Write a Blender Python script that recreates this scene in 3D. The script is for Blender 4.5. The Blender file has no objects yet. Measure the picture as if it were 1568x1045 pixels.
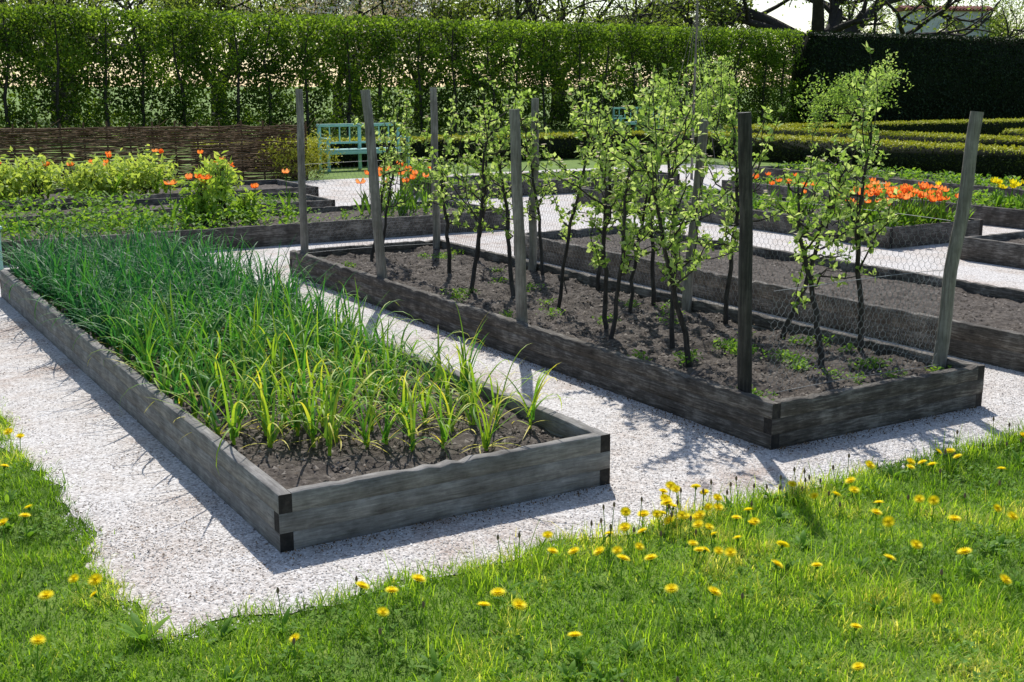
import bpy, math, random
import numpy as np
R=np.random.RandomState(7); random.seed(7)
SC=bpy.context.scene
TH=math.radians(31.34); CT,ST=math.cos(TH),math.sin(TH)
OX,OY=-.857,4.146
def W(a,b,z=0.0): return (OX+b*CT-a*ST, OY+b*ST+a*CT, z)
def Wn(a,b,z): return np.stack([OX+b*CT-a*ST, OY+b*ST+a*CT, z+0*a],1)
def toab(x,y):
    dx=x-OX; dy=y-OY
    return -ST*dx+CT*dy, CT*dx+ST*dy
_lat={}
def vn(x,y,s,seed=0):
    if seed not in _lat: _lat[seed]=np.random.RandomState(seed+100).rand(256,256)
    T=_lat[seed]; X=np.asarray(x)/s+1000.; Y=np.asarray(y)/s+1000.
    xi=np.floor(X).astype(int); yi=np.floor(Y).astype(int); fx=X-xi; fy=Y-yi
    fx=fx*fx*(3-2*fx); fy=fy*fy*(3-2*fy)
    g=lambda i,j:T[i%256,j%256]
    return (g(xi,yi)*(1-fx)+g(xi+1,yi)*fx)*(1-fy)+(g(xi,yi+1)*(1-fx)+g(xi+1,yi+1)*fx)*fy
# ---------------- mesh builder
class MB:
    def __init__(s): s.V=[];s.n=0;s.F=[];s.R=[]
    def add(s,V,F,mat=0,rnd=0.5):
        V=np.asarray(V,float); F=np.asarray(F,int)
        s.V.append(V); s.F.append((F+s.n,mat)); s.n+=len(V)
        r=np.asarray(rnd,float)
        s.R.append(np.full(len(V),float(r)) if r.ndim==0 else r)
    def build(s,name,mats,smooth=False,parent=None,loc=None,rot=None):
        me=bpy.data.meshes.new(name)
        V=np.concatenate(s.V); me.vertices.add(len(V)); me.vertices.foreach_set("co",V.ravel())
        li=[];ls=[];mi=[];off=0
        for F,m in s.F:
            k=F.shape[1]; li.append(F.ravel()); ls.append(off+np.arange(len(F))*k); off+=F.size
            mi.append(np.full(len(F),m))
        li=np.concatenate(li);ls=np.concatenate(ls);mi=np.concatenate(mi)
        me.loops.add(len(li)); me.loops.foreach_set("vertex_index",li.astype(np.int32))
        me.polygons.add(len(ls)); me.polygons.foreach_set("loop_start",ls.astype(np.int32))
        for m in mats: me.materials.append(m)
        me.polygons.foreach_set("material_index",mi.astype(np.int32))
        if smooth: me.polygons.foreach_set("use_smooth",np.ones(len(ls),bool))
        at=me.attributes.new("rnd",'FLOAT','POINT'); at.data.foreach_set("value",np.clip(np.concatenate(s.R),0,1))
        me.update(calc_edges=True); me.validate()
        return obj(name,me,parent,loc,rot)
def obj(name,me,parent=None,loc=None,rot=None):
    o=bpy.data.objects.new(name,me); SC.collection.objects.link(o)
    if parent: o.parent=parent
    if loc is not None: o.location=loc
    if rot is not None: o.rotation_euler=rot
    return o
def nrm(v): return v/np.maximum(np.linalg.norm(v,axis=1,keepdims=True),1e-9)
def runit(n): return nrm(R.randn(n,3))
def leaves(mb,P,L,Wd,rnd,mat=0,up=.6,D=None,fold=.18,N=None):
    P=np.asarray(P,float); n=len(P)
    L=np.broadcast_to(np.asarray(L,float),(n,))[:,None]; Wd=np.broadcast_to(np.asarray(Wd,float),(n,))[:,None]
    if D is None: D=runit(n)
    D=nrm(D)
    if N is None: N=runit(n)+np.array([0,0,up])
    S=nrm(np.cross(D,N)); N2=np.cross(S,D)
    V=np.stack([P,P+D*L*.48+S*Wd*.5+N2*fold*Wd,P+D*L,P+D*L*.48-S*Wd*.5+N2*fold*Wd],1).reshape(-1,3)
    b=np.arange(n)[:,None]*4
    F=np.concatenate([b+[0,1,2],b+[0,2,3]])
    rnd=np.broadcast_to(np.asarray(rnd,float),(n,))
    mb.add(V,F,mat,np.repeat(rnd,4))
def ribbons(mb,base,az,e0,curv,L,Wd,S,rnd,fold=0.,mat=0,power=1.3,tipr=0.,wp=None,azc=0.):
    base=np.asarray(base,float); n=len(base)
    B=lambda v:np.broadcast_to(np.asarray(v,float),(n,))
    az,e0,curv,L,Wd,rnd,azc,power=map(B,(az,e0,curv,L,Wd,rnd,azc,power))
    pos=base.copy(); rows=[]; rr=[]
    nc=3 if fold else 2
    for i in range(S+1):
        t=i/S; el=e0-curv*t**power; a=az+azc*t
        d=np.stack([np.cos(el)*np.cos(a),np.cos(el)*np.sin(a),np.sin(el)],1)
        sd=np.stack([-np.sin(a),np.cos(a),0*a],1); nn=np.cross(d,sd)
        w=(wp(t) if wp else (1-t)**.6*.97+.03)*Wd[:,None]*.5
        if nc==2: rows.append(np.stack([pos-sd*w,pos+sd*w],1))
        else: rows.append(np.stack([pos-sd*w-nn*w*fold,pos,pos+sd*w-nn*w*fold],1))
        rr.append(np.repeat((rnd+tipr*t)[:,None],nc,1))
        pos=pos+d*(L/S)[:,None]
    V=np.stack(rows,1).reshape(-1,3); r=np.stack(rr,1).reshape(-1)
    q=[]
    for i in range(S):
        for c in range(nc-1):
            o=i*nc+c; q.append([o,o+1,o+1+nc,o+nc])
    q=np.array(q); b=(np.arange(n)*nc*(S+1))[:,None,None]
    mb.add(V,(b+q[None]).reshape(-1,4),mat,r)
def tube(mb,pts,rad,sides=6,mat=0,rnd=.5,cap=False):
    pts=np.asarray(pts,float); K=len(pts); rad=np.broadcast_to(np.asarray(rad,float),(K,))
    rnd=np.asarray(rnd,float)
    if rnd.ndim: rnd=np.repeat(rnd,sides) if len(rnd)==K else rnd
    T=np.gradient(pts,axis=0); T=nrm(T)
    ref=np.array([0,0,1.]) if abs(T[:,2]).mean()<.8 else np.array([1.,0,0])
    X=nrm(np.cross(T,ref)); Y=np.cross(T,X)
    an=np.arange(sides)*2*math.pi/sides
    V=pts[:,None,:]+rad[:,None,None]*(np.cos(an)[None,:,None]*X[:,None,:]+np.sin(an)[None,:,None]*Y[:,None,:])
    i=np.arange(K-1)[:,None]*sides; j=np.arange(sides)[None]; j2=(j+1)%sides
    F=np.stack([i+j,i+j2,i+sides+j2,i+sides+j],2).reshape(-1,4)
    mb.add(V.reshape(-1,3),F,mat,rnd)
def prisms(mb,P0,P1,r,mat=0,rnd=.5):
    T=nrm(P1-P0); ref=np.tile([[.3,.2,.9]],(len(P0),1)); X=nrm(np.cross(T,ref)); Y=np.cross(T,X)
    vs=[]
    for P in (P0,P1):
        for k in range(3):
            a=k*2.0944; vs.append(P+r*(math.cos(a)*X+math.sin(a)*Y))
    V=np.stack(vs,1).reshape(-1,3); b=(np.arange(len(P0))*6)[:,None,None]
    q=np.array([[0,1,4,3],[1,2,5,4],[2,0,3,5]])
    mb.add(V,(b+q[None]).reshape(-1,4),mat,rnd)
def box(mb,x0,x1,y0,y1,z0,z1,mat=0,rnd=.5):
    V=[(x,y,z) for z in(z0,z1) for y in(y0,y1) for x in(x0,x1)]
    mb.add(V,[[0,2,3,1],[4,5,7,6],[0,1,5,4],[2,6,7,3],[0,4,6,2],[1,3,7,5]],mat,rnd)
# ---------------- materials
def newmat(name):
    m=bpy.data.materials.new(name); m.use_nodes=True; nt=m.node_tree; nt.nodes.clear()
    out=nt.nodes.new("ShaderNodeOutputMaterial"); return m,nt,out
def nd(nt,t,**k):
    n=nt.nodes.new(t)
    for a,v in k.items():
        if a in n.inputs: n.inputs[a].default_value=v
        else: setattr(n,a,v)
    return n
def ramp(nt,cols,pos=None):
    r=nt.nodes.new("ShaderNodeValToRGB"); e=r.color_ramp.elements
    pos=pos or [i/(len(cols)-1) for i in range(len(cols))]
    while len(e)<len(cols): e.new(.5)
    for i,c in enumerate(cols): e[i].position=pos[i]; e[i].color=(*c,1)
    return r
def leafmat(name,cols,trans=.4,tb=1.6,pos=None,rough=.6,spec=.2,blue=.5):
    m,nt,out=newmat(name); L=nt.links.new
    at=nd(nt,"ShaderNodeAttribute",attribute_name="rnd"); r=ramp(nt,cols,pos); L(at.outputs["Fac"],r.inputs[0])
    p=nd(nt,"ShaderNodeBsdfPrincipled",Roughness=rough); p.inputs["Specular IOR Level"].default_value=spec
    L(r.outputs[0],p.inputs["Base Color"])
    t=nd(nt,"ShaderNodeBsdfTranslucent"); mu=nd(nt,"ShaderNodeMix",data_type='RGBA',blend_type='MULTIPLY')
    mu.inputs[0].default_value=1; L(r.outputs[0],mu.inputs[6]); mu.inputs[7].default_value=(tb*1.05,tb,tb*blue,1)
    L(mu.outputs[2],t.inputs[0]); mx=nd(nt,"ShaderNodeMixShader"); mx.inputs[0].default_value=trans
    L(p.outputs[0],mx.inputs[1]); L(t.outputs[0],mx.inputs[2]); L(mx.outputs[0],out.inputs[0]); return m
def woodmat(name,cols,sc=(2.2,26,26),bump=.4,rough=.85,w2=.45):
    m,nt,out=newmat(name); L=nt.links.new
    tc=nd(nt,"ShaderNodeTexCoord"); oi=nd(nt,"ShaderNodeObjectInfo")
    ad=nd(nt,"ShaderNodeVectorMath",operation='ADD'); L(tc.outputs["Object"],ad.inputs[0])
    cv=nd(nt,"ShaderNodeCombineXYZ"); mt=nd(nt,"ShaderNodeMath",operation='MULTIPLY'); mt.inputs[1].default_value=37; L(oi.outputs["Random"],mt.inputs[0])
    for i in range(3): L(mt.outputs[0],cv.inputs[i])
    L(cv.outputs[0],ad.inputs[1])
    mp=nd(nt,"ShaderNodeMapping"); mp.inputs["Scale"].default_value=sc; L(ad.outputs[0],mp.inputs[0])
    n1=nd(nt,"ShaderNodeTexNoise",Scale=4.,Detail=8.,Roughness=.65,Distortion=.4); L(mp.outputs[0],n1.inputs["Vector"])
    n2=nd(nt,"ShaderNodeTexNoise",Scale=5.,Detail=9.,Roughness=.7); L(ad.outputs[0],n2.inputs["Vector"])
    mx=nd(nt,"ShaderNodeMix",data_type='FLOAT'); mx.inputs[0].default_value=w2; L(n1.outputs[0],mx.inputs[2]); L(n2.outputs[0],mx.inputs[3])
    r=ramp(nt,cols,[.34+.32*i/(len(cols)-1) for i in range(len(cols))]); L(mx.outputs[0],r.inputs[0])
    p=nd(nt,"ShaderNodeBsdfPrincipled",Roughness=rough); p.inputs["Specular IOR Level"].default_value=.2; L(r.outputs[0],p.inputs["Base Color"])
    b=nd(nt,"ShaderNodeBump",Strength=bump,Distance=.004); L(n1.outputs[0],b.inputs["Height"]); L(b.outputs[0],p.inputs["Normal"])
    L(p.outputs[0],out.inputs[0]); return m
def noisemat(name,cols,scale=8,detail=8,bump=.5,bd=.01,rough=.9,pos=None,attr=False):
    m,nt,out=newmat(name); L=nt.links.new
    tc=nd(nt,"ShaderNodeTexCoord"); n1=nd(nt,"ShaderNodeTexNoise",Scale=float(scale),Detail=float(detail),Roughness=.65); L(tc.outputs["Object"],n1.inputs["Vector"])
    r=ramp(nt,cols,pos or [.3+.4*i/(len(cols)-1) for i in range(len(cols))])
    if attr: at=nd(nt,"ShaderNodeAttribute",attribute_name="rnd"); L(at.outputs["Fac"],r.inputs[0])
    else: L(n1.outputs[0],r.inputs[0])
    p=nd(nt,"ShaderNodeBsdfPrincipled",Roughness=rough); p.inputs["Specular IOR Level"].default_value=.2; L(r.outputs[0],p.inputs["Base Color"])
    if bump: b=nd(nt,"ShaderNodeBump",Strength=bump,Distance=bd); L(n1.outputs[0],b.inputs["Height"]); L(b.outputs[0],p.inputs["Normal"])
    L(p.outputs[0],out.inputs[0]); return m
def gravelmat():
    m,nt,out=newmat("gravel"); L=nt.links.new
    tc=nd(nt,"ShaderNodeTexCoord")
    v=nd(nt,"ShaderNodeTexVoronoi",Scale=110.); L(tc.outputs["Object"],v.inputs["Vector"])
    bw=nd(nt,"ShaderNodeSeparateColor"); L(v.outputs["Color"],bw.inputs[0])
    r=ramp(nt,[(.26,.23,.21),(.5,.47,.445),(.65,.62,.59),(.8,.775,.75)],[0,.2,.7,1]); L(bw.outputs[0],r.inputs[0])
    n=nd(nt,"ShaderNodeTexNoise",Scale=1.3,Detail=9.,Roughness=.75); L(tc.outputs["Object"],n.inputs["Vector"])
    r2=ramp(nt,[(.7,.59,.52),(.94,.9,.86),(1.0,.99,.98)],[.35,.46,.56]); L(n.outputs[0],r2.inputs[0])
    mu=nd(nt,"ShaderNodeMix",data_type='RGBA',blend_type='MULTIPLY'); mu.inputs[0].default_value=1; L(r.outputs[0],mu.inputs[6]); L(r2.outputs[0],mu.inputs[7])
    p=nd(nt,"ShaderNodeBsdfPrincipled",Roughness=.9); p.inputs["Specular IOR Level"].default_value=.2; L(mu.outputs[2],p.inputs["Base Color"])
    b=nd(nt,"ShaderNodeBump",Strength=.7,Distance=.0045,invert=True); L(v.outputs["Distance"],b.inputs["Height"]); L(b.outputs[0],p.inputs["Normal"])
    L(p.outputs[0],out.inputs[0]); return m
M_grav=gravelmat()
M_peb=noisemat("pebble",[(.2,.17,.15),(.5,.47,.44),(.65,.62,.59),(.86,.83,.8)],attr=True,bump=0,pos=[0,.3,.75,1])
M_soil=noisemat("soil",[(.032,.025,.02),(.085,.069,.056),(.17,.145,.122)],scale=30,bump=1.,bd=.015)
M_clod=noisemat("soil_clod",[(.032,.026,.021),(.1,.083,.068),(.24,.21,.18)],attr=True,bump=0,pos=[0,.6,1])
M_lawn=noisemat("lawn",[(.07,.12,.02),(.13,.21,.03),(.2,.28,.05)],scale=5,bump=1,bd=.03)
M_wood=woodmat("weathered_wood",[(.08,.072,.063),(.2,.188,.172),(.38,.36,.33)],bump=.6,w2=.55)
M_end=woodmat("end_grain",[(.012,.011,.01),(.03,.026,.023),(.07,.06,.052)],sc=(9,9,9))
M_wood2=woodmat("dark_weathered_wood",[(.022,.018,.015),(.092,.08,.067),(.31,.28,.24)],bump=.9,w2=.5)
M_post=woodmat("post_wood",[(.09,.078,.062),(.22,.198,.165),(.4,.37,.32)],sc=(20,20,1.4))
M_postd=woodmat("post_wood_dark",[(.016,.014,.012),(.045,.04,.034),(.11,.097,.083)],sc=(20,20,1.4))
M_grass=leafmat("grass_blade",[(.07,.15,.014),(.18,.34,.025),(.34,.49,.045),(.66,.62,.19)],.52,1.5,[0,.4,.75,1],blue=.45)
M_onion=leafmat("onion_leaf",[(.014,.09,.04),(.03,.15,.048),(.08,.25,.033),(.31,.45,.04),(.8,.69,.1)],.38,1.6,[0,.3,.55,.8,1],rough=.5,spec=.2)
M_apple=leafmat("apple_leaf",[(.14,.24,.04),(.27,.4,.09),(.48,.58,.25)],.52,1.5,blue=.65)
M_bloom=leafmat("blossom",[(.8,.62,.62),(.9,.88,.86)],.3,1.05)
M_bark=woodmat("bark",[(.02,.016,.013),(.045,.038,.032),(.1,.088,.075)],sc=(20,20,5))
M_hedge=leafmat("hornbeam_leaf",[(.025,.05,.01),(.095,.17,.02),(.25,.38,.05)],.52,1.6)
M_hedge_dark=leafmat("dark_hedge_leaf",[(.008,.018,.007),(.018,.035,.012),(.04,.065,.02)],.15,1.2)
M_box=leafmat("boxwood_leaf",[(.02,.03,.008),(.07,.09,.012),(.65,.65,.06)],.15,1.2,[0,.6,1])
M_bush=leafmat("bush_leaf",[(.05,.13,.02),(.15,.3,.03),(.34,.48,.08)],.42,1.5)
M_peony=leafmat("peony_leaf",[(.1,.2,.03),(.3,.42,.07),(.5,.6,.16)],.42,1.5)
M_far=leafmat("tree_leaf",[(.08,.12,.03),(.17,.24,.05),(.3,.38,.1)],.5,1.5)
M_yel=leafmat("dandelion_petal",[(.88,.7,.01),(.97,.88,.02)],.35,1.1,blue=1)
M_ora=leafmat("tulip_petal",[(.9,.16,.02),(.95,.3,.05),(.97,.45,.16)],.45,1.15,blue=1)
M_wire=noisemat("wire",[(.14,.15,.15),(.28,.3,.3)],bump=0,rough=.5)
M_mint=woodmat("mint_paint",[(.22,.42,.36),(.32,.58,.5),(.38,.64,.56)],bump=.1,rough=.5)
M_wat=noisemat("wattle_rod",[(.05,.03,.017),(.14,.09,.05),(.3,.21,.13)],attr=True,bump=0,pos=[0,.5,1])
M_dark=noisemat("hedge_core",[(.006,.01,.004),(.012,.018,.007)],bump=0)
M_plas=noisemat("plaster",[(.62,.62,.61),(.76,.76,.74)],scale=2,bump=.1)
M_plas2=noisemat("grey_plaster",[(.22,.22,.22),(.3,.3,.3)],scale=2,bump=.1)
M_tile=noisemat("roof_tile",[(.2,.08,.06),(.33,.14,.11)],scale=6,bump=.3)
M_lab=noisemat("label",[(.7,.7,.7),(.8,.8,.8)],bump=0)
# ---------------- ground
mb=MB(); mb.add([(-400,-300,0),(400,-300,0),(400,900,0),(-400,900,0)],[[0,1,2,3]]); mb.build("ground",[M_lawn])
WOB=lambda a,b:.06*(vn(a,b,.3,11)-.5)*2+.04*(vn(a,b,.08,12)-.5)*2
def outline(poly,step=.03):
    pts=[]
    for i in range(len(poly)):
        p=np.array(poly[i],float); q=np.array(poly[(i+1)%len(poly)],float); n=max(2,int(np.linalg.norm(q-p)/step))
        t=(q-p)/np.linalg.norm(q-p); nrm_=np.array([-t[1],t[0]])
        for k in range(n):
            r=p+(q-p)*k/n
            jj=float(WOB(r[0],r[1])) if i in(0,5) else 0.
            e=min(k,n-k)*step; pts.append(r+nrm_*jj*min(1,e/.12)*NS)
    return pts
NS=-1.
pl=outline([(-.485,-.605),(-.485,15.8),(16.4,15.8),(16.4,-9),(7.0,-9),(7.0,-.605)])
me=bpy.data.meshes.new("gravel_path"); me.from_pydata([W(a,b,.004) for a,b in pl],[],[list(range(len(pl)))[::-1]])
me.materials.append(M_grav); me.update(); obj("gravel_path",me)
if me.polygons[0].normal.z<0: me.flip_normals()
BEDS=[]
def inbed(a,b,m=.0):
    r=np.zeros(a.shape,bool)
    for (a0,a1,b0,b1) in BEDS: r|=(a>a0-m)&(a<a1+m)&(b>b0-m)&(b<b1+m)
    return r
def plank(parent,L,T,Hh,loc,rz,mats,chip=.0015,top=True):
    n=max(3,int(L/.05)); bv=.003 if top else .0006; bb=.0006
    prof=np.array([(-T/2,bb),(-T/2+bb,0),(T/2-bb,0),(T/2,bb),(T/2,Hh-bv),(T/2-bv,Hh),(-T/2+bv,Hh),(-T/2,Hh-bv)])
    x=np.linspace(0,L,n+1)
    j=np.zeros((n+1,8,2)); j[:,:,0]=(.0006*R.randn(n+1))[:,None]
    if top: j[:,4:,:]+=R.randn(n+1,4,2)*chip*.5; j[:,4:,1]-=np.abs(R.randn(n+1,1))*chip*(R.rand(n+1,1)<.25)*2.5; j[:,4:6]-=np.abs(R.randn(n+1,1,1))*chip*(R.rand(n+1,1,1)<.2)*2.5
    V=np.zeros((n+1,8,3)); V[:,:,0]=x[:,None]; V[:,:,1:]=prof[None]+j
    i=np.arange(n)[:,None]*8; k=np.arange(8)[None]; k2=(k+1)%8
    F=np.stack([i+k,i+8+k,i+8+k2,i+k2],2).reshape(-1,4)
    mb=MB(); mb.add(V.reshape(-1,3),F,0); mb.add(V[0],[list(range(8))],1); mb.add(V[-1],[list(range(8))[::-1]],1)
    return mb.build("board",mats,parent=parent,loc=loc,rot=(0,0,rz))
def icos(mb,P,r,rnd,mat=0,flat=.7):
    n=len(P); d=np.array([(1,0,0),(-.5,.87,0),(-.5,-.87,0),(.1,.1,1),(.0,.0,-1)])*[1,1,flat]
    j=1+R.randn(n,5,1)*.22
    V=P[:,None,:]+d[None]*j*np.asarray(r)[:,None,None]
    a=R.rand(n)*6.28; c,s=np.cos(a)[:,None],np.sin(a)[:,None]; dx=V[:,:,0]-P[:,None,0]; dy=V[:,:,1]-P[:,None,1]
    V[:,:,0]=P[:,None,0]+dx*c-dy*s; V[:,:,1]=P[:,None,1]+dx*s+dy*c
    F=np.array([[0,1,3],[1,2,3],[2,0,3]])
    mb.add(V.reshape(-1,3),((np.arange(n)*5)[:,None,None]+F[None]).reshape(-1,3),mat,np.repeat(rnd,5))
def bed(a0,a1,b0,b1,layers=1,Hh=.23,T=.052,mats=None,res=.05,clods=0,chip=.0015,sz=.155,amp=.02):
    BEDS.append((a0,a1,b0,b1)); mats=mats or [M_wood,M_end]
    e=bpy.data.objects.new("raised_garden_bed",None); SC.collection.objects.link(e); e.location=W(a0,b0); e.rotation_euler=(0,0,TH)
    LA=a1-a0; LB=b1-b0; h=Hh/layers
    for k in range(layers):
        through=(k%2==1)
        z=k*h; hh=h-.0003; o=R.randn(6)*.0003; tp=k==layers-1
        if through:
            plank(e,LB,T,hh,(0,T/2+o[0],z),0,mats,chip,tp); plank(e,LB,T,hh,(0,LA-T/2+o[1],z),0,mats,chip,tp)
            plank(e,LA-2*T-.002,T,hh,(T/2+o[2],T+.001,z),math.pi/2,mats,chip,tp); plank(e,LA-2*T-.002,T,hh,(LB-T/2+o[3],T+.001,z),math.pi/2,mats,chip,tp)
        else:
            plank(e,LA,T,hh,(T/2+o[2],0,z),math.pi/2,mats,chip,tp); plank(e,LA,T,hh,(LB-T/2+o[3],0,z),math.pi/2,mats,chip,tp)
            plank(e,LB-2*T-.002,T,hh,(T+.001,T/2+o[0],z),0,mats,chip,tp); plank(e,LB-2*T-.002,T,hh,(T+.001,LA-T/2+o[1],z),0,mats,chip,tp)
    nx=int((LB-2*T+.02)/res)+2; ny=int((LA-2*T+.02)/res)+2
    xs=np.linspace(T-.01,LB-T+.01,nx); ys=np.linspace(T-.01,LA-T+.01,ny); X,Y=np.meshgrid(xs,ys)
    s=int(R.randint(50)); Z=sz+amp*(1.6*(vn(X,Y,.35,s)-.5)+1.3*(vn(X,Y,.09,s+1)-.5)+.9*(vn(X,Y,.035,s+2)-.5))
    V=np.stack([X,Y,Z],2).reshape(-1,3); i=np.arange(ny-1)[:,None]*nx+np.arange(nx-1)[None]
    mb=MB(); mb.add(V,np.stack([i,i+1,i+nx+1,i+nx],2).reshape(-1,4))
    if clods:
        r=.003+.013*R.rand(clods)**3; P=np.stack([T+(LB-2*T)*R.rand(clods),T+(LA-2*T)*R.rand(clods),np.zeros(clods)],1)
        P[:,2]=sz+amp*(1.6*(vn(P[:,0],P[:,1],.35,s)-.5)+1.3*(vn(P[:,0],P[:,1],.09,s+1)-.5))+r*.2
        icos(mb,P,r,R.rand(clods),1)
    mb.build("soil",[M_soil,M_clod],smooth=False,parent=e)
    return e
DK=[M_wood2,M_end]
bed(0,6.38,0,1.5,3,res=.018,clods=16000)
bed(0,6.25,2.44,3.97,3,mats=DK,res=.02,clods=16000,chip=.0028,amp=.03)
bed(0.2,6.25,4.83,6.25,2,mats=DK,res=.03,clods=6000,chip=.003)
bed(8.2,9.75,-7.5,5.97,1,res=.05,clods=5000,mats=DK)
bed(10.5,11.9,-7.5,4.7,1,res=.06,clods=2000,mats=DK)
bed(12.53,14.2,-7.5,5.3,1,res=.06,clods=2000,mats=DK)
bed(-1.5,3.7,8.45,9.95,1,res=.04,clods=3000,mats=DK)
bed(4.6,10.4,8.45,9.95,1,res=.05,clods=3000,mats=DK)
bed(3.0,10.4,11.2,12.7,1,res=.06,clods=1500,mats=DK)
bed(3.0,12.5,13.7,15.0,1,res=.06,clods=1500,mats=DK)
bed(11.8,13.3,7.0,11.5,1,res=.06,clods=1500,mats=DK)
# ---------------- pebbles
def scatter_ab(n,a0,a1,b0,b1): return a0+(a1-a0)*R.rand(n),b0+(b1-b0)*R.rand(n)
mb=MB()
for n,reg in ((45000,(-.52,0.9,-.62,5.3)),(22000,(0.9,4,-.6,4.9)),(10000,(4,8,-.6,5)),(7000,(-.5,4,6.2,8.5))):
    a,b=scatter_ab(n,*reg); k=~inbed(a,b,.004); a,b=a[k],b[k]
    r=.0022+.0035*R.rand(len(a))**2+.006*(R.rand(len(a))<.012)*R.rand(len(a))
    P=Wn(a,b,.0045+r*.3); icos(mb,P,r,np.clip(R.rand(len(a)),0,1))
mb.build("gravel_stones",[M_peb])
mb=MB()
n=4200; a=-.3+6.4*R.rand(n); b=-.55*R.rand(n)**.8-.01
k=vn(a,b,.35,60)>.5; a,b=a[k],b[k]; n=len(a)
leaves(mb,Wn(a,b,np.full(n,.012)),.006+.014*R.rand(n),.003+.005*R.rand(n),R.rand(n),0,D=np.c_[R.randn(n,2),R.randn(n)*.1],N=np.tile([[0,0,1.]],(n,1))+R.randn(n,3)*.3)
n=1600; a=6.3*R.rand(n); b=2.42-.12*R.rand(n)**2; leaves(mb,Wn(a,b,np.full(n,.012)),.012,.006,R.rand(n),0)
n=900; a=-.02-.1*R.rand(n)**2; b=np.where(R.rand(n)<.5,1.5*R.rand(n),2.44+1.5*R.rand(n)); leaves(mb,Wn(a,b,np.full(n,.012)),.012,.006,R.rand(n),0)
n=1500; a=.1+6*R.rand(n); b=np.where(R.rand(n)<.5,.08+1.3*R.rand(n),2.5+1.4*R.rand(n)); leaves(mb,Wn(a,b,np.full(n,.178)),.02,.006,.3+.7*R.rand(n),0,D=np.c_[R.randn(n,2),R.randn(n)*.2])
mb.build("dry_leaf_litter",[M_wat])
# ---------------- foreground grass
def blades(n,x0,x1,y0,y1,mb,Ls=1.,Ws=1.,S=3):
    x=x0+(x1-x0)*R.rand(n); y=y0+(y1-y0)*R.rand(n); a,b=toab(x,y)
    d=np.maximum(-.47-a,-.59-b)+WOB(a,b)*.6
    k=(d>-.0)|(R.rand(n)<np.exp(np.minimum(d,0)/.022)*.5)
    k&=(np.abs(x)<.46*y+.25)
    x,y,d=x[k],y[k],d[k]; n=len(x)
    big=vn(x,y,.45,13); mid=vn(x,y,.12,14); 
    dry=np.exp(-(((x-1.06)/.28)**2+((y-3.68)/.22)**2))+.45*np.exp(-(((x-1.5)/.3)**2+((y-3.45)/.2)**2))
    L=(.017+.038*R.rand(n)**1.5)*(.55+.9*mid)*Ls*(1+.5*dry); L=np.where(np.abs(d)<.05,L*1.35,L)
    rnd=.2+.5*R.rand(n)+.8*(big-.5)+.55*(mid-.5)+.6*dry*(R.rand(n)<.85)+.35*(R.rand(n)<.06)
    ribbons(mb,np.stack([x,y,np.full(n,-.002)],1),R.rand(n)*6.28,1.45-.85*R.rand(n),.3+1.3*R.rand(n),L,(.0028+.0024*R.rand(n))*Ws,S,rnd,tipr=.12)
mb=MB()
blades(350000,-3.3,3.9,2.5,6.6,mb)
blades(12000,-2.6,3.4,2.7,6.3,mb,Ls=2.0,Ws=1.2)
for c in range(70):
    if c<30: bb=.2+R.rand()*5.2; aa=-.51-.12*R.rand()
    elif c<48: bb=3.4+R.rand()*1.7; aa=-.51-.3*R.rand()
    else: bb=-.5+R.rand()*5.0; aa=-.6-1.2*R.rand()
    p=W(aa,bb); n=60
    ribbons(mb,np.array(p)[None]+R.randn(n,3)*[.055,.055,0],R.rand(n)*6.28,1.5-.5*R.rand(n),.4+1.2*R.rand(n),.05+.09*R.rand(n),.004,4,.35+.4*R.rand(n),tipr=.15)
mb.build("lawn_grass",[M_grass])
mb=MB(); n=8000
x=-3+6.6*R.rand(n); y=2.6+3.8*R.rand(n); a,b=toab(x,y); k=((a<-.5)|(b<-.62))&(vn(x,y,.2,15)>.5); x,y=x[k],y[k]; n=len(x)
for j in range(5):
    an=R.rand(n)*6.28; leaves(mb,np.stack([x,y,.012+.025*R.rand(n)],1),.010+.014*R.rand(n),.009+.007*R.rand(n),.3+.5*R.rand(n),D=np.stack([np.cos(an),np.sin(an),.35+.3*R.rand(n)],1),N=np.tile([[0,0,1.]],(n,1)))
for c in range(60):
    bb=-.9+6.2*R.rand(); aa=-.5-1.5*R.rand()**1.4
    if c<10: aa=-.2+2.6*R.rand(); bb=-.68-.6*R.rand()
    p=np.array(W(aa,bb)); m=8
    ribbons(mb,np.tile(p,(m,1)),R.rand(m)*6.28,.6+.6*R.rand(m),.8+.6*R.rand(m),.04+.055*R.rand(m),.010+.009*R.rand(m),5,.3+.35*R.rand(m),fold=.4,wp=lambda t:.25+1.0*math.sin(min(1,t*1.05)*math.pi)**.8 if t<.97 else .05)
p=np.array(W(-.46,-.62)); m=9; ribbons(mb,np.tile(p,(m,1)),np.arange(9)*.7+R.rand(m)*.4,.7+.4*R.rand(m),.8,.08+.05*R.rand(m),.024,6,.4+.3*R.rand(m),fold=.3,wp=lambda t:.2+1.0*math.sin(min(1,t*1.0)*math.pi)**.8 if t<.97 else .05)
mb.build("lawn_weeds",[M_bush])
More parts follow.
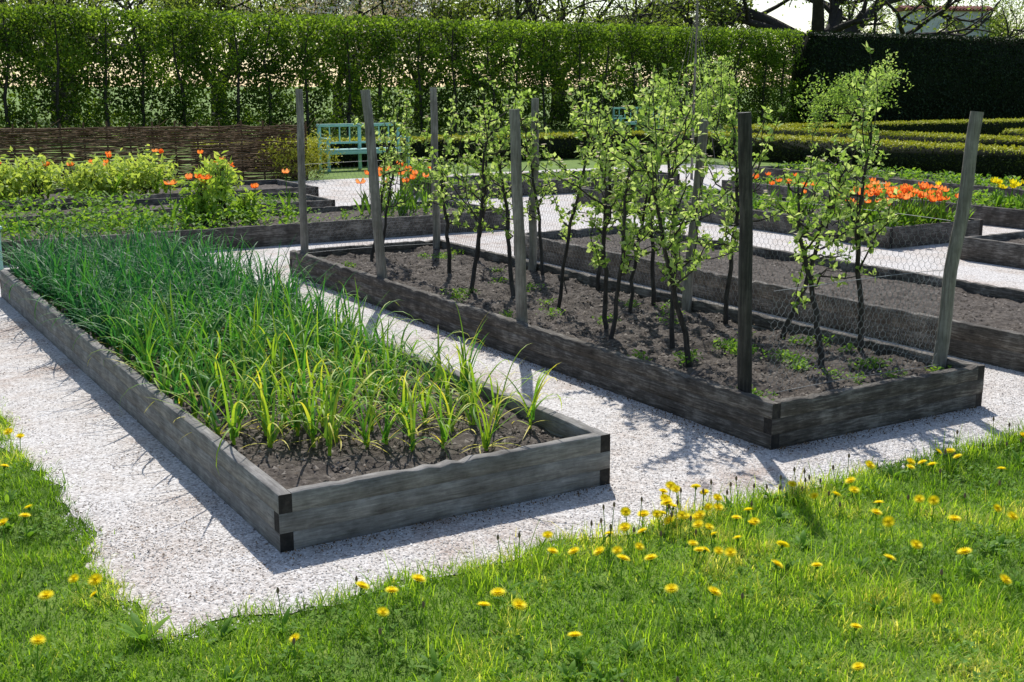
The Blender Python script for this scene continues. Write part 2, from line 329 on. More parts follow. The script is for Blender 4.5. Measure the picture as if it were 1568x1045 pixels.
# ---------------- dandelions (x,y in cm, x offset 300)
enc="063539068539080493162320154372166358162369149360234333251359260345261361269366291354296358302347312405314399322399330393335414337399338384346401348388362465365465360438358439365431374456377454382447373434366409367402368396373397376392352357365358389420397404417473420447431459440462442475438427444445443426431389446407466445467425498516497504479484460395463369488438494436513495397308406340435352403378390379318332490509477506349420"
DP=[((int(enc[i:i+3])-300)/100,int(enc[i+3:i+6])/100) for i in range(0,len(enc),6)]
for i in range(14):
    p=W(-.55-.5*R.rand(),1.9+3.1*R.rand()); DP.append((p[0],p[1]))
for i in range(20): DP.append((.66+.13*R.randn(),4.34+.15*R.randn()))
for i in range(5): p=W(.2+1.6*R.rand(),-.68-.3*R.rand()); DP.append((p[0],p[1]))
mb=MB()
for (x,y) in DP:
    h=.06+.06*R.rand(); lean=R.randn(2)*.02
    top=np.array([x+lean[0]*.2,y,h]); base=np.array([x-lean[0],y+abs(lean[1]),0.])
    tube(mb,[base,(base+top)/2+[0,0,.005],top],[.0024,.0022,.0022],5,1,.6)
    rr=.020+.009*R.rand(); tilt=np.array([R.randn()*.35,-.2+R.randn()*.35,1.])
    tilt/=np.linalg.norm(tilt); X=np.cross(tilt,[0,1,0]); X/=np.linalg.norm(X); Y=np.cross(tilt,X)
    for ring,(rad,lift,n,w) in enumerate(((1,.12,20,.32),(.9,.4,18,.3),(.7,.8,14,.28),(.55,1.6,9,.26))):
        an=np.arange(n)*6.283/n+R.rand(); D=np.cos(an)[:,None]*X+np.sin(an)[:,None]*Y+lift*tilt
        leaves(mb,np.tile(top,(n,1)),rr*rad*1.05,rr*w,.3+.7*R.rand(n),0,D=D,N=np.tile(tilt,(n,1)),fold=.05)
    tube(mb,[top-tilt*.012,top-tilt*.006,top],[.003,.006,.004],6,1,.3)
for i in range(70):
    bb=-.4+5.6*R.rand(); aa=-.52-abs(R.randn())*.12 if i<45 else -.5-1.2*R.rand()
    if i<22: bb=.9+1.3*R.rand()
    p=np.array(W(aa,bb)); h=.06+.1*R.rand()
    t=p+[R.randn()*.015,R.randn()*.015,h]; tube(mb,[p,(p+t)/2+[.003,0,0],t],[.0016,.0014,.0014],4,1,.5)
    tube(mb,[t-[0,0,.002],t+[0,0,.006],t+[0,0,.014],t+[0,0,.02]],[.002,.0055,.0045,.0015],6,2,.7)
mb.build("dandelion_flowers",[M_yel,M_bush,M_wat])
# ---------------- onions
mb=MB(); AA=[];BB=[]; a=.26
while a<6.3:
    st=.15 if a<2.2 else .122
    for b in np.arange(.12,1.42,st):
        aa=a+R.randn()*.028; bb=b+R.randn()*.028
        if aa<.74-.46*min(1,bb/.95)+R.randn()*.05 : continue
        if aa<1.7 and R.rand()<.12: continue
        AA.append(aa);BB.append(bb)
    a+=st*(1.12 if a<2.2 else 1)
AA=np.clip(np.array(AA),.1,6.26);BB=np.clip(np.array(BB),.09,1.41); n=len(AA); P=Wn(AA,BB,np.full(n,.145))
front=np.clip((3.5-AA)/3.1,0,1); vig=.72+.5*R.rand(n)
for i in range(n):
    h=.05+.05*R.rand(); tube(mb,[P[i],P[i]+[R.randn()*.01,0,h]],[.009,.007],6,0,.6+.2*front[i])
for j in range(10):
    k=R.rand(n)<(1-.35*front*(j>5)); m=k.sum(); Pk=P[k]+np.stack([R.randn(m)*.008,R.randn(m)*.008,.02+.07*R.rand(m)],1)
    L=(.29+.26*R.rand(m))*(1-.2*front[k])*vig[k]; droop=R.rand(m)
    ribbons(mb,Pk,R.rand(m)*6.28,1.5-.85*R.rand(m)**1.2,.3+2.9*droop**1.3+.3*front[k],L,.010+.0095*R.rand(m),9,.0+.26*R.rand(m)+.5*front[k]**.8+.07*R.randn(m),fold=.35,tipr=.26,power=1.1+1.8*R.rand(m),azc=R.randn(m)*.8)
m=1200; k=R.randint(n,size=m); k=k[front[k]>.12]; m=len(k)
ribbons(mb,P[k]+[0,0,.03],R.rand(m)*6.28,.8*R.rand(m),.5+1.2*R.rand(m),.12+.18*R.rand(m),.009,6,.78+.22*R.rand(m),tipr=.2,azc=R.randn(m)*.6)
mb.build("onion_plants",[M_onion])
# ---------------- posts
for a,b,h,dx,mt,r in [(6.12,2.53,1.66,.01,M_post,.034),(4.45,2.53,1.66,-.1,M_post,.038),(2.37,2.53,1.55,-.06,M_post,.036),(.3,2.56,1.57,-.07,M_postd,.034),
    (6.12,3.88,1.67,-.01,M_post,.036),(4.4,3.88,1.59,.02,M_post,.034),(2.39,3.88,1.48,.08,M_post,.034),(.25,3.88,1.56,.12,M_post,.036)]:
    mb=MB(); z=np.linspace(0,h,14); t=z/h
    wx=.012*(vn(z,z*0+a*7,.35,71)-.5)*2
    pts=np.stack([dx*t+wx,.008*(vn(z,z*0+a*3+b,.3,72)-.5)*2,z],1); rad=r*(1.05-.12*t)+R.randn(14)*.0008
    tube(mb,pts,rad,14,0); mb.add(np.concatenate([mb.V[0][-14:]]),[list(range(14))],1)
    mb.build("wooden_post",[mt,M_wood],smooth=True,loc=W(a,b))
# ---------------- chicken wire
def wire(mb,p0,p1,z0,z1,w=.042):
    p0=np.array(p0);p1=np.array(p1); L=np.linalg.norm(p1-p0); d=(p1-p0)/L; e=.018; dd=.016; hh=e+dd
    nx=int(L/w); nz=int((z1-z0)/hh); i,j=np.meshgrid(np.arange(nx),np.arange(nz)); i=i.ravel();j=j.ravel()
    x=i*w+(j%2)*w/2; z=z0+j*hh
    def pt(x,z):
        sag=.012*np.sin(x*3.1+z*5); return np.stack([p0[0]+d[0]*x-d[1]*sag,p0[1]+d[1]*x+d[0]*sag,z+.01*np.sin(x*2.3)],1)
    A0=pt(x,z);B0=pt(x,z+e); prisms(mb,A0,B0,.0012)
    for s in(-1,1):
        k=j<nz-1; prisms(mb,B0[k],pt(x[k]+s*w/2,z[k]+hh),.0008)
    for zz in(z0,z1):
        xs=np.linspace(0,L,40); q=pt(xs,np.full(40,zz)); prisms(mb,q[:-1],q[1:],.0018)
mb=MB()
wire(mb,W(.27,3.93)[:2],W(6.1,3.93)[:2],.2,.98); wire(mb,W(.22,2.62)[:2],W(.22,3.86)[:2],.2,.72); wire(mb,W(6.16,2.56)[:2],W(6.16,3.86)[:2],.2,1.0)
mb.build("chicken_wire_fence",[M_wire])
# ---------------- apple trees
def rosette(mb,P,n,sz,mat=0):
    P=np.repeat(np.asarray(P),n,0); m=len(P)
    D=runit(m)+[0,0,.3]; leaves(mb,P+R.randn(m,3)*.012,sz*(.5+.7*R.rand(m)),sz*.62*(.7+.5*R.rand(m)),R.rand(m),mat,D=D,up=.9)
def appletree(a,b,h,full=1.,tall=0):
    mb=MB(); base=np.array(W(a,b,.14)); K=14; t=np.linspace(0,1,K)
    la=R.randn()*.2; lb=R.randn()*.12; ph=R.rand(2)*6
    lean=np.array([-la*ST+lb*CT,la*CT+lb*ST])
    pts=np.stack([base[0]+lean[0]*t*1.3+.035*np.sin(t*6+ph[0])*t,base[1]+lean[1]*t+.03*np.sin(t*7+ph[1])*t,base[2]+(h-.14)*t],1)
    pts[1:-1]+=R.randn(K-2,3)*[.006,.006,0]
    tube(mb,pts,.0135*(1-t)**.6*(.8+.4*R.rand())+.003,7,0)
    ros=[]
    nb=int(16*full)
    for i in range(nb):
        tt=.34+.62*(i+R.rand())/nb; p=np.array([np.interp(tt,t,pts[:,k]) for k in range(3)])
        az=(TH+math.pi/2 if R.rand()<.5 else TH-math.pi/2)+R.randn()*.8; L=(.10+.5*R.rand()**1.3)*(1.15-.4*tt); el=-.05+1.0*R.rand()
        kk=6; ss=np.linspace(0,1,kk); q=p[None]+np.stack([math.cos(az)*math.cos(el)*L*ss,math.sin(az)*math.cos(el)*L*ss,math.sin(el)*L*ss+.15*L*ss**2],1)+np.r_[np.zeros((1,3)),R.randn(kk-1,3)*.014]
        tube(mb,q,.005*(1-ss)+.002,5,0)
        for s in np.arange(.2,1.01,.055/L): ros.append([np.interp(s,ss,q[:,k]) for k in range(3)])
        if R.rand()<.28:
            L2=.15+.4*R.rand(); q0=q[3]; q2=np.stack([q0+[.03*s,.0,L2*s] for s in np.linspace(0,1,5)]); q2[1:]+=R.randn(4,3)*.012
            tube(mb,q2,np.linspace(.0035,.0018,5),4,0)
            for s in np.arange(.25,1.01,.07/L2): ros.append(q2[0]+(q2[-1]-q2[0])*s)
    for c in range(tall):
        L2=.35+.25*R.rand(); q0=pts[-3]; dx=R.randn(2)*.12; q2=np.stack([q0+[dx[0]*s,dx[1]*s,L2*s] for s in np.linspace(0,1,6)]); q2[1:]+=R.randn(5,3)*.012
        tube(mb,q2,np.linspace(.004,.002,6),4,0)
        for s in np.arange(.2,1.01,.07/L2): ros.append(q2[0]+(q2[-1]-q2[0])*s)
    for s in np.arange(.55,1.01,.07): ros.append([np.interp(s,t,pts[:,k]) for k in range(3)])
    ros=np.array(ros); ros=ros[R.rand(len(ros))<.8]; ros=ros+R.randn(len(ros),3)*.01
    rosette(mb,ros,7,.045,1)
    k=R.rand(len(ros))<.16; w=ros[k]+[0,0,.025]
    if len(w):
        for j in range(2):
            c=w+R.randn(len(w),3)*.012
            for p in range(5):
                an=p*1.2566; leaves(mb,c,.018,.016,R.rand(len(c)),2,D=np.tile([[math.cos(an),math.sin(an),.35]],(len(c),1)),N=np.tile([[0,0,1.]],(len(c),1)))
    mb.build("apple_tree",[M_bark,M_apple,M_bloom])
for (a,b,h,fu,tl) in [(6.0,3.25,1.4,.7,0),(5.7,3.0,1.25,.6,0),(5.2,3.8,1.5,1,0),(4.6,3.2,1.3,.8,0),(3.8,2.95,1.5,1,1),(3.5,3.15,1.35,1,0),(4.1,3.8,1.4,.9,0),(2.9,3.15,1.5,1.1,2),(3.4,3.85,1.4,1,0),(2.1,3.0,1.45,1.1,2),(2.65,3.8,1.5,1.1,1),
    (1.1,2.85,1.35,1.2,1),(1.5,3.05,1.5,1.2,0),(1.9,3.82,1.4,1.3,1),(1.35,3.8,1.25,1.2,0),(.63,3.4,1.2,.8,0),(.76,3.85,1.5,.8,2),(2.4,3.4,1.3,.9,0),(1.8,2.8,1.3,.9,0)]: appletree(a,b,h,fu,tl)
mb=MB()
def ground_plants(mb,a0,a1,b0,b1,n,h,sz,mat=0,rlo=.2,rhi=.9,z0=.15,lv=8):
    a,b=scatter_ab(n,a0,a1,b0,b1); P=Wn(a,b,np.full(n,z0)); pr=R.rand(n)*.35
    for j in range(lv):
        an=R.rand(n)*6.28; q=P+np.stack([R.randn(n)*sz*.8,R.randn(n)*sz*.8,h*R.rand(n)],1)
        leaves(mb,q,sz*(.6+.8*R.rand(n)),sz*.55,rlo+(rhi-rlo)*R.rand(n)*.7+pr-.1,mat,D=np.stack([np.cos(an),np.sin(an),.1+.9*R.rand(n)],1),up=1.5)
for c in range(46):
    a=.2+5.7*R.rand(); b=2.55+1.3*R.rand()
    if c<22: a=.15+1.2*R.rand()
    ground_plants(mb,a-.05,a+.05,b-.06,b+.06,7,.05,.026)
mb.build("bed_weeds",[M_bush])
for (a,b) in [(3.3,3.5),(9.3,.2),(9.4,5.0),(9.3,2.9),(9.2,-.6),(1.0,9.2)]:
    mb=MB(); box(mb,-.004,.004,-.004,.004,0,.12,0); box(mb,-.045,.045,-.008,-.004,.12,.17,1)
    mb.build("plant_label",[M_bark,M_lab if a>4 else M_bark],loc=W(a,b,.15),rot=(-.5,0,R.randn()*.3))
mb=MB()
for r_ in np.arange(8.45,9.6,.28): ground_plants(mb,r_-.05,r_+.05,-4,2.0,130,.22,.06,lv=9,rlo=.1)
ground_plants(mb,8.35,9.6,1.6,3.6,120,.2,.06,lv=9); ground_plants(mb,8.4,9.6,3.6,5.8,70,.06,.04)
ground_plants(mb,10.6,11.8,-5,2.5,330,.22,.07); ground_plants(mb,10.6,11.8,2.5,4.5,60,.1,.06)
ground_plants(mb,4.7,10.2,8.6,9.8,300,.1,.06); ground_plants(mb,3.2,10.2,11.3,12.6,450,.12,.07); ground_plants(mb,3.2,12.2,13.8,14.9,450,.15,.07); ground_plants(mb,11.9,13.2,7.2,11.3,160,.1,.06)
mb.build("bed_vegetables",[M_bush])
def shrub(name,a,b,rx,h,n,sz,mat,rlo=.1,rhi=1.,flowers=None,z0=.12):
    mb=MB(); c=np.array(W(a,b,z0))
    for i in range(14):
        an=R.rand()*6.28; q=c+[math.cos(an)*rx*.6*R.rand(),math.sin(an)*rx*.6*R.rand(),h*.8]; tube(mb,[c+R.randn(3)*[.05,.05,0],(c+q)/2,q],[.008,.006,.003],4,1)
    d=runit(n); r=R.rand(n)**.45; lump=.5+.9*vn(d[:,0]*3+a,d[:,1]*3+d[:,2]*2,.7,9)
    P=c+np.stack([d[:,0]*rx*r*lump,d[:,1]*rx*r*lump,h*.5+d[:,2]*h*.5*r*lump],1)
    leaves(mb,P,sz*(.7+.6*R.rand(n)),sz*.45,np.clip(rlo+(rhi-rlo)*(.35*R.rand(n)+.65*(P[:,2]-z0)/h),0,1),0,up=1.)
    mats=[mat,M_bark]
    if flowers:
        fm,cnt,fs=flowers; mats.append(fm); d=runit(cnt); d[:,2]=abs(d[:,2]); P=c+np.stack([d[:,0]*rx*.85,d[:,1]*rx*.85,h*.5+d[:,2]*h*.5],1)
        for j in range(6): leaves(mb,P,fs,fs*.7,R.rand(cnt),2,D=runit(cnt)+[0,0,.8])
    mb.build(name,mats)
for (a,b,s) in [(13.2,.7,1),(13.3,1.5,1.1),(13.1,2.2,.9),(13.3,3.0,1.1),(13.2,4.0,.8),(13.5,1.1,.8),(13.4,2.6,.9)]: shrub("peony_plant",a,b,.42*s+.1*R.rand(),.6*s+.1*R.rand(),750,.10,M_peony,.3,1.1,(M_ora,1,.06))
shrub("crown_imperial_plant",9.2,2.55,.24,.62,300,.10,M_bush,.4,1.); shrub("crown_imperial_plant",9.3,3.1,.18,.4,170,.10,M_bush,.4,1.); shrub("crown_imperial_plant",9.4,2.85,.18,.85,200,.10,M_bush,.5,1.)
shrub("golden_shrub",16.8,6.6,.75,.85,3500,.06,M_box,.6,1.,z0=0.)
shrub("white_flowering_shrub",13.0,-.9,.9,.65,1300,.14,M_bush,.1,.7,(M_bloom,60,.06))
shrub("garden_shrub",16.6,3.2,.5,.5,1200,.06,M_bush,.3,.9,z0=0.); shrub("garden_shrub",12.5,6.9,.35,.45,900,.06,M_bush,.2,.9)
def tulips(name,L,hh=.38,mat=M_ora,sc=1.):
    mb=MB()
    for (a,b) in L:
        p=np.array(W(a,b,.15)); h=hh*(.75+.45*R.rand()); t=p+[R.randn()*.03,R.randn()*.03,h]; tube(mb,[p,(p+t)/2,t],.004,4,1,.4)
        m=3; ribbons(mb,np.tile(p,(m,1)),R.rand(m)*6.28,1.4-.3*R.rand(m),.6,h*.75,.035,4,.2+.4*R.rand(m),fold=.4,mat=1,wp=lambda t:.5+.5*math.sin(t*3.0) if t<.97 else .05)
        s=(.8+.4*R.rand())*sc; cr=R.rand()*.6; dx=R.randn()*.2
        for k in range(6):
            an=k*1.047+R.rand()*.3; ribbons(mb,t[None],an,.25+dx,-1.6 if k%2 else -1.2,.065*s,.042*s,4,cr+.4*R.rand(),fold=.3,mat=0,power=.7,wp=lambda t:.35+.65*math.sin(min(t+.1,1)*3.0) if t<.97 else .05)
    mb.build(name,[mat,M_bush])
tulips("tulip_flowers",[(4.75+1.0*R.rand(),8.55+1.35*R.rand()) for i in range(85)]+[(5.6+2*R.rand(),8.55+1.3*R.rand()) for i in range(14)],.36)
tulips("tulip_flowers",[(8.9+.6*R.rand(),4.5+.8*R.rand()) for i in range(18)]+[(9.2,2.5),(9.3,2.65),(9.25,3.15),(9.1,2.35),(9.4,3.2),(9.2,2.2),(9.5,2.7),(9.3,3.6),(9.1,2.6)],.5,sc=1.25)
tulips("tulip_flowers",[(12.9+.5*R.rand(),.6+3.6*R.rand()) for i in range(12)],.52,sc=1.1)
tulips("daffodil_flowers",[(3.6+3*R.rand(),11.4+1.1*R.rand()) for i in range(30)],.3,M_yel)
# ---------------- benches
def bench(loc,rz,L=1.75):
    e=bpy.data.objects.new("garden_bench",None); SC.collection.objects.link(e); e.location=loc; e.rotation_euler=(0,0,rz)
    def part(n,*b):
        mb=MB(); box(mb,*b); o=mb.build(n,[M_mint],parent=e); m=o.modifiers.new("b",'BEVEL'); m.width=.004; m.segments=2
    h=.86
    for i,x in enumerate((0,L/2,L)): part("back_leg_%d"%i,x-.03,x+.03,.45,.5,0,h); part("front_leg_%d"%i,x-.03,x+.03,0,.05,0,.62 if i!=1 else .4)
    for i in (0,2): x=(0,0,L)[i]; part("armrest_%d"%i,x-.04,x+.04,-.03,.449,.621,.655); part("side_rail_%d"%i,x-.02,x+.02,.051,.449,.36,.4)
    for i in range(5): part("seat_slat_%d"%i,-.05,L+.05,.0+i*.088,.075+i*.088,.401,.425)
    part("top_rail",-.05,L+.05,.44,.51,h+.001,h+.06); part("mid_rail",.031,L/2-.031,.455,.485,.52,.56); part("mid_rail_b",L/2+.031,L-.031,.455,.485,.52,.56)
    part("apron",.031,L-.031,-.002,.022,.33,.398)
    n=8
    for i in range(1,n):
        x=L*i/n
        if abs(x-L/2)<.05: continue
        part("back_slat_%d"%i,x-.014,x+.014,.462,.478,.561,h)
bench(W(18.3,7.9),TH); bench(W(29.7,23.5),TH,2.0); bench(W(7.75,-1.05),TH,1.25)
# ---------------- wattle fence
mb=MB(); p0=np.array([-15.5,18.8]);p1=np.array([-3.55,21.9]); L=np.linalg.norm(p1-p0); d=(p1-p0)/L; nn=np.array([-d[1],d[0]])
ns=int(L/.38); xs=np.arange(ns+1)*.38
for x in xs: p=p0+d*x; tube(mb,[(p[0],p[1],0),(p[0],p[1],1.02+.06*R.rand())],.018,5,0,.3)
xx=np.arange(0,L,.19)
for r in range(52):
    z=.02+r*.0185; ph=(r%2)*math.pi; off=.028*np.cos(xx/.38*math.pi+ph); p=p0[None]+d[None]*xx[:,None]+nn[None]*off[:,None]
    zz=z+R.randn(len(xx))*.007+.02*(vn(xx,xx*0+r,.8,5)-.5); tube(mb,np.c_[p,zz],.0085+.004*R.rand(),4,0,np.clip(.5+.25*R.randn(len(xx)),0,1))
for i in range(90):
    x=L*R.rand(); p=p0+d*x; a=R.choice([-1,1])*(.1+.35*R.rand()); tube(mb,[(p[0],p[1],.85),(p[0]+d[0]*a,p[1]+d[1]*a,1.0+.13*R.rand())],.004,3,0,.5)
mb.build("wattle_fence",[M_wat])
# ---------------- hedges
def hedge(name,a0,a1,b0,b1,h,n,sz,mat,bumpy=.05,rr=(0,1),top=.2):
    mb=MB(); da=a1-a0; db=b1-b0
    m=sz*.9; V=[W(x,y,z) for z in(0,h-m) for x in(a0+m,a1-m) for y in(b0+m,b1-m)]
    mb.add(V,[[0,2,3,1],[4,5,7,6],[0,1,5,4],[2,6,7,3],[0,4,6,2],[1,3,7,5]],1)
    areas=np.array([db*h,db*h,da*h,da*h,da*db*1.4]); cnt=(areas/areas.sum()*n).astype(int)
    for f_,c in enumerate(cnt):
        u,v=R.rand(c),R.rand(c); dep=R.rand(c)**1.3*sz*1.5
        if f_==0: a,b,z=a0+dep,b0+db*u,h*v; ax=(-1,0)
        elif f_==1: a,b,z=a1-dep,b0+db*u,h*v; ax=(1,0)
        elif f_==2: a,b,z=a0+da*u,b0+dep,h*v; ax=(0,-1)
        elif f_==3: a,b,z=a0+da*u,b1-dep,h*v; ax=(0,1)
        else: a,b,z=a0+da*u,b0+db*v,h-dep; ax=None
        bp=bumpy*(vn(u*(db if f_ in(0,1,4) else da)*1.0,z+v,.35,f_+20)-.5)*2
        if ax: a=a+ax[0]*bp; b=b+ax[1]*bp
        else: z=z+bp*.6
        rnd=rr[0]+(rr[1]-rr[0])*np.clip(.5*R.rand(c)+.5*vn(a+b,z,.3,21),0,1)
        if top>.2: rnd=np.where(z>h-.09,.8+.2*R.rand(c),rnd*.6)  # box hedges: sunlit top and shaded sides put into the leaf colour
        leaves(mb,Wn(a,b,z),sz*(.6+.8*R.rand(c)),sz*.6*(.7+.6*R.rand(c)),rnd,0,up=.6 if ax else 2.)
    return mb
B_=[("box_hedge",19.3,19.85,5.6,17.4),("box_hedge",4,20,17.5,18.1),("box_hedge",8,21.2,21.3,21.9),("box_hedge",21.3,21.9,21.3,45),("box_hedge",4,16,25.5,26.1)]
for nme,a0,a1,b0,b1 in B_:
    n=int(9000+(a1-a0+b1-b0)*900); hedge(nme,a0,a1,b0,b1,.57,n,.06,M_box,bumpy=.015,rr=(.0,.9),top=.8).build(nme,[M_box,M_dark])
mb=MB(); n=180000; b0,b1=-9,36.5; a0=34.
b=b0+(b1-b0)*R.rand(n); z=3.95*R.rand(n)**.95; dep=R.rand(n)*1.2
wb=b+.22*(vn(b,z,1.3,35)-.5)*2; stem=np.abs(((wb/1.35)%1)-.5)*2
dens=vn(b,z,.5,30)*.5+vn(b,z*1.0,.2,31)*.5
keep=(dens>.42)|(dep>.6)|(z>3.5)
keep&=~((stem<.11)&(z<2.3)&(dep<.3)&(vn(b,b*0+3,1.2,36)>.35)); b,z,dep,dens=b[keep],z[keep],dep[keep],dens[keep]
a=a0+dep+.2*(vn(b,z,.7,32)-.5)+.25*(dens<.45)
z=z+.05*(vn(b,b*0,.5,33)-.5)
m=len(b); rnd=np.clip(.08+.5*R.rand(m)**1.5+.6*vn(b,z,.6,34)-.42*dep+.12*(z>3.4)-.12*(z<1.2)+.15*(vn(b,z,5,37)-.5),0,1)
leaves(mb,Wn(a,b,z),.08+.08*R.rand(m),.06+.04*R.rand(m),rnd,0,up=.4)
for x in np.arange(b0,b1,1.35):
    p=np.array(W(a0+.3,x+R.randn()*.12)); tube(mb,[p,p+[R.randn()*.07,0,1.3],p+[R.randn()*.12,0,2.4],p+[R.randn()*.15,0,3.6]],[.06,.05,.035,.02],6,1)
    for i in range(10):
        q=p+[0,0,.3+3.2*R.rand()]; an=R.rand()*6.28; tube(mb,[q,q+[math.cos(an)*.5,math.sin(an)*.5,.35]],[.02,.008],4,1)
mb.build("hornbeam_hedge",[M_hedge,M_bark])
hedge("dark_hedge",33.8,35.3,36.6,66,3.85,70000,.13,M_hedge_dark,bumpy=.06).build("dark_hedge",[M_hedge_dark,M_dark])  # right stretch of the tall hedge, given a darker, less translucent leaf colour
# ---------------- trees
def limb(mb,p,d,L,r,lev,tips,spread,up):
    K=4; pts=[p]; dd=d.copy()
    for i in range(K-1):
        dd=dd+R.randn(3)*.16+[0,0,up*.1]; dd/=np.linalg.norm(dd); pts.append(pts[-1]+dd*L/(K-1))
    tube(mb,pts,np.linspace(r,r*.6,K),7 if lev>2 else 4,0)
    if lev<=1: tips.extend([pts[-1],pts[-2],pts[1]])
    if lev==0: return
    for i in range(3 if lev>1 else 4):
        nd_=dd+R.randn(3)*spread; nd_[2]+=up*.4; nd_/=np.linalg.norm(nd_)
        q=pts[-1] if i==0 else pts[R.randint(1,K)]
        limb(mb,q,nd_,L*(.62+.2*R.rand()),r*.58,lev-1,tips,spread,up)
def treemesh(name,hgt,r,trunk,lev,leafn,lsz,lm,cl=.5,spread=.6,white=0,up=.35,nl=4,el=(.55,.5)):
    mb=MB(); tips=[]
    tube(mb,[(0,0,0),(0,0,trunk*.5),(.05,0,trunk)],[r*1.25,r,r*.9],9,0)
    for i in range(nl):
        an=i*6.283/nl+R.rand(); limb(mb,np.array([0.03,0,trunk*(.75+.25*R.rand())]),np.array([math.cos(an)*.8,math.sin(an)*.8,el[0]+el[1]*R.rand()]),hgt*.3*(.7+.6*R.rand()),r*.55,lev,tips,spread,up)
    tips=np.array(tips); k=R.randint(len(tips),size=leafn); P=tips[k]+R.randn(leafn,3)*cl*.4
    leaves(mb,P,lsz*(.6+.8*R.rand(leafn)),lsz*.6,np.clip(.5*R.rand(leafn)+.5*vn(P[:,0],P[:,2],1.,40),0,1),1)
    if white: P=tips[R.randint(len(tips),size=white)]+R.randn(white,3)*cl*.4; leaves(mb,P,lsz*.8,lsz*.7,R.rand(white),2)
    return mb.build(name,[M_bark,lm,M_bloom])
def place(o,loc,rz=0,s=1.,sz=None):
    o.location=loc;o.rotation_euler=(0,0,rz);o.scale=(s,s,sz or s)
v=[treemesh("background_tree",9,.28,1.8,4,7000,.17,M_far,.7),treemesh("background_tree",10,.3,2.2,4,4000,.17,M_far,.6),treemesh("background_tree",8,.2,1.6,4,5500,.16,M_far,.7),treemesh("blossoming_cherry_tree",8,.22,1.6,4,3000,.16,M_far,.7,white=7000)]
locs=[(0,43,-3,1),(2,45,4,1),(1,50,9,1.1),(0,44,14,1),(2,54,17,1.2),(3,46,20,1),(3,48,25,1),(0,47,28,1.1),(1,45,31,1),(2,52,36,1.1),(0,46,41,1),(2,56,47,1.2),(0,48,64,1),(1,60,27,1.3),(2,62,12,1.4),(1,62,74,1.2),(2,47,70,1.)]
used=set()
for vi,a,b,s in locs:
    if vi in used:
        o=bpy.data.objects.new(v[vi].name.split('.')[0],v[vi].data); SC.collection.objects.link(o)
    else: o=v[vi]; used.add(vi)
    place(o,W(a,b),R.rand()*6.28,s*(.9+.2*R.rand()))
big=treemesh("large_tree",14,.8,3.5,4,5000,.2,M_far,.7); place(big,(16.5,66,0),1.)
big2=bpy.data.objects.new("large_tree",big.data); SC.collection.objects.link(big2); place(big2,(8.5,64,0),2.3,.6)
t1=treemesh("young_tree",2.3,.04,1.3,3,3600,.08,M_apple,.2,.6,up=.1,nl=6,el=(.1,.7)); place(t1,(8.45,30,0),.4,.9,.88)
t2=treemesh("young_tree",2.2,.035,.95,3,3200,.075,M_apple,.2,.6,up=.15,nl=5,el=(.2,.8)); place(t2,(4.3,27,0),2.,.85,1.0)
mb=MB(); tube(mb,[(0,0,0),(0,0,1.6),(.01,0,3.15)],[.025,.022,.018],8,0)
for i in range(6):
    an=i*1.047; tube(mb,[(0,0,3.0),(.35*math.cos(an),.35*math.sin(an),1.5),(.75*math.cos(an),.75*math.sin(an),0.)],.004,4,0)
mb.build("climbing_pole",[M_post],loc=(3.28,21.9,0))
# ---------------- gatehouse
e=bpy.data.objects.new("white_gatehouse",None); SC.collection.objects.link(e); e.location=(26.5,75,0); e.rotation_euler=(0,0,.12)
mb=MB(); w=2.7; cx0=.35; r=.95; sp=4.65; top=6.05
N=16; arc=[(cx0+r*math.cos(math.pi-k*math.pi/N),sp+r*math.sin(math.pi-k*math.pi/N)) for k in range(N+1)]
for y,fl in((0,1),(1.2,-1)):
    def q(p): mb.add([(x,y,z) for x,z in p],[list(range(len(p)))[::fl]],0)
    q([(-w,0),(cx0-r,0),(cx0-r,sp),(cx0-r,top),(-w,top)]); q([(cx0+r,0),(w,0),(w,top),(cx0+r,top),(cx0+r,sp)])
    for k in range(N): q([arc[k],arc[k+1],(arc[k+1][0],top),(arc[k][0],top)])
prof=[(cx0-r,0)]+arc+[(cx0+r,0)]
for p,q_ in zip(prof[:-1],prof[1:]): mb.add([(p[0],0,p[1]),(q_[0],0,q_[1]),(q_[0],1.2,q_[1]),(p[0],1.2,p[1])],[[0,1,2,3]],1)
for x in(-w,w): mb.add([(x,0,0),(x,1.2,0),(x,1.2,top),(x,0,top)],[[0,1,2,3]],0)
mb.build("arched_wall",[M_plas,M_plas2],parent=e)
mb=MB()
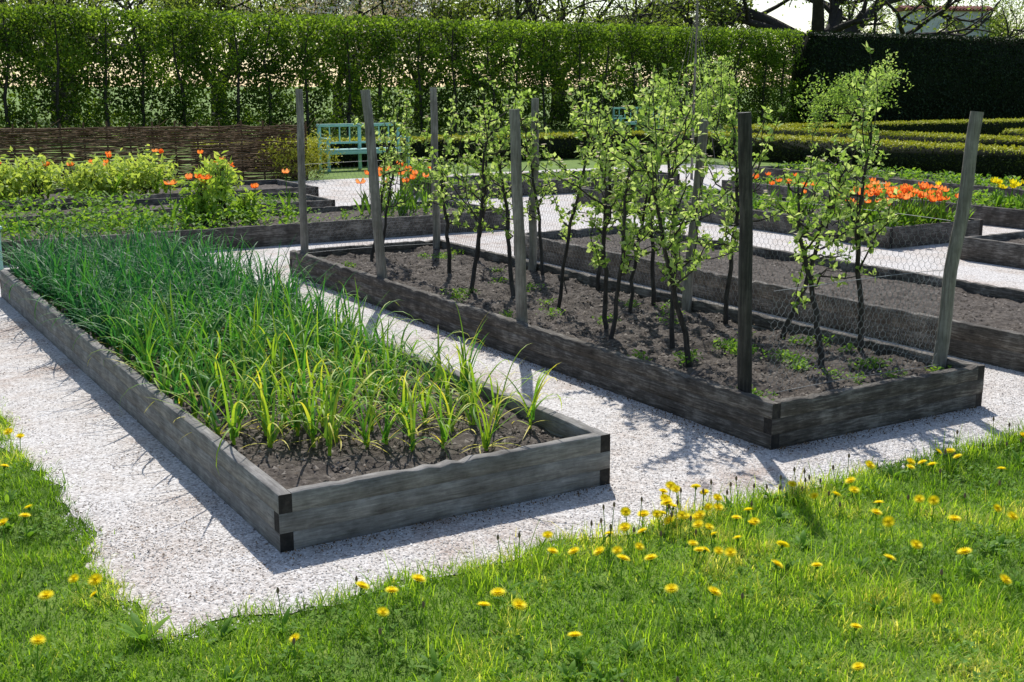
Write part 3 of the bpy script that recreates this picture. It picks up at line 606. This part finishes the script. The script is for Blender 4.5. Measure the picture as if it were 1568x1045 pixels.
for k in range(N):
    p=[((x-cx0)*s+cx0,-.06,(z-sp)*s+sp) for s in(1.02,1.18) for x,z in(arc[k],arc[k+1])]; mb.add(p,[[0,1,3,2]],0)
mb.build("arch_trim",[M_plas],parent=e)
mb=MB(); box(mb,-w-.2,w+.2,-.25,1.45,top+.002,top+.08,0)
zr=top+.3
mb.add([(-w-.25,-.3,top+.082),(w+.25,-.3,top+.082),(w+.25,1.5,top+.082),(-w-.25,1.5,top+.082),(-w-.25,.6,zr),(w+.25,.6,zr)],[[0,1,5,4],[2,3,4,5]],0); mb.add([(-w-.25,-.3,top+.082),(-w-.25,1.5,top+.082),(-w-.25,.6,zr),(w+.25,-.3,top+.082),(w+.25,1.5,top+.082),(w+.25,.6,zr)],[[0,2,1],[3,4,5]],0)
for x in np.arange(-w-.2,w+.25,.22): tube(mb,[(x,-.32,top+.11),(x,.6,zr+.03)],.05,6,0)
mb.build("tiled_roof",[M_tile],parent=e)
# ---------------- light, world, camera
EL=math.radians(48)
s=bpy.data.lights.new("sun","SUN"); s.energy=5.0; s.angle=math.radians(.53); s.color=(1,.97,.92); so=bpy.data.objects.new("sun",s); SC.collection.objects.link(so)
from mathutils import Vector
so.rotation_euler=Vector((.06*math.cos(EL),-math.cos(EL),-math.sin(EL))).to_track_quat('-Z','Y').to_euler()
w=bpy.data.worlds.new("World"); SC.world=w; w.use_nodes=True; nt=w.node_tree; bg=nt.nodes["Background"]
sk=nt.nodes.new("ShaderNodeTexSky"); sk.sky_type='NISHITA'; sk.sun_disc=False; sk.sun_elevation=EL; sk.sun_rotation=math.radians(-3); sk.dust_density=.8; sk.air_density=1.0
nt.links.new(sk.outputs[0],bg.inputs[0]); bg.inputs[1].default_value=.15
cam=bpy.data.cameras.new("camera"); cam.sensor_width=36; cam.sensor_fit='HORIZONTAL'; cam.lens=36*1824/1568; cam.clip_end=2000
co=bpy.data.objects.new("camera",cam); SC.collection.objects.link(co); co.location=(0,0,1.7); co.rotation_euler=(math.pi/2-math.atan(393/1824),0,0); SC.camera=co
SC.view_settings.view_transform='Standard'; SC.view_settings.look='None'; SC.view_settings.exposure=0
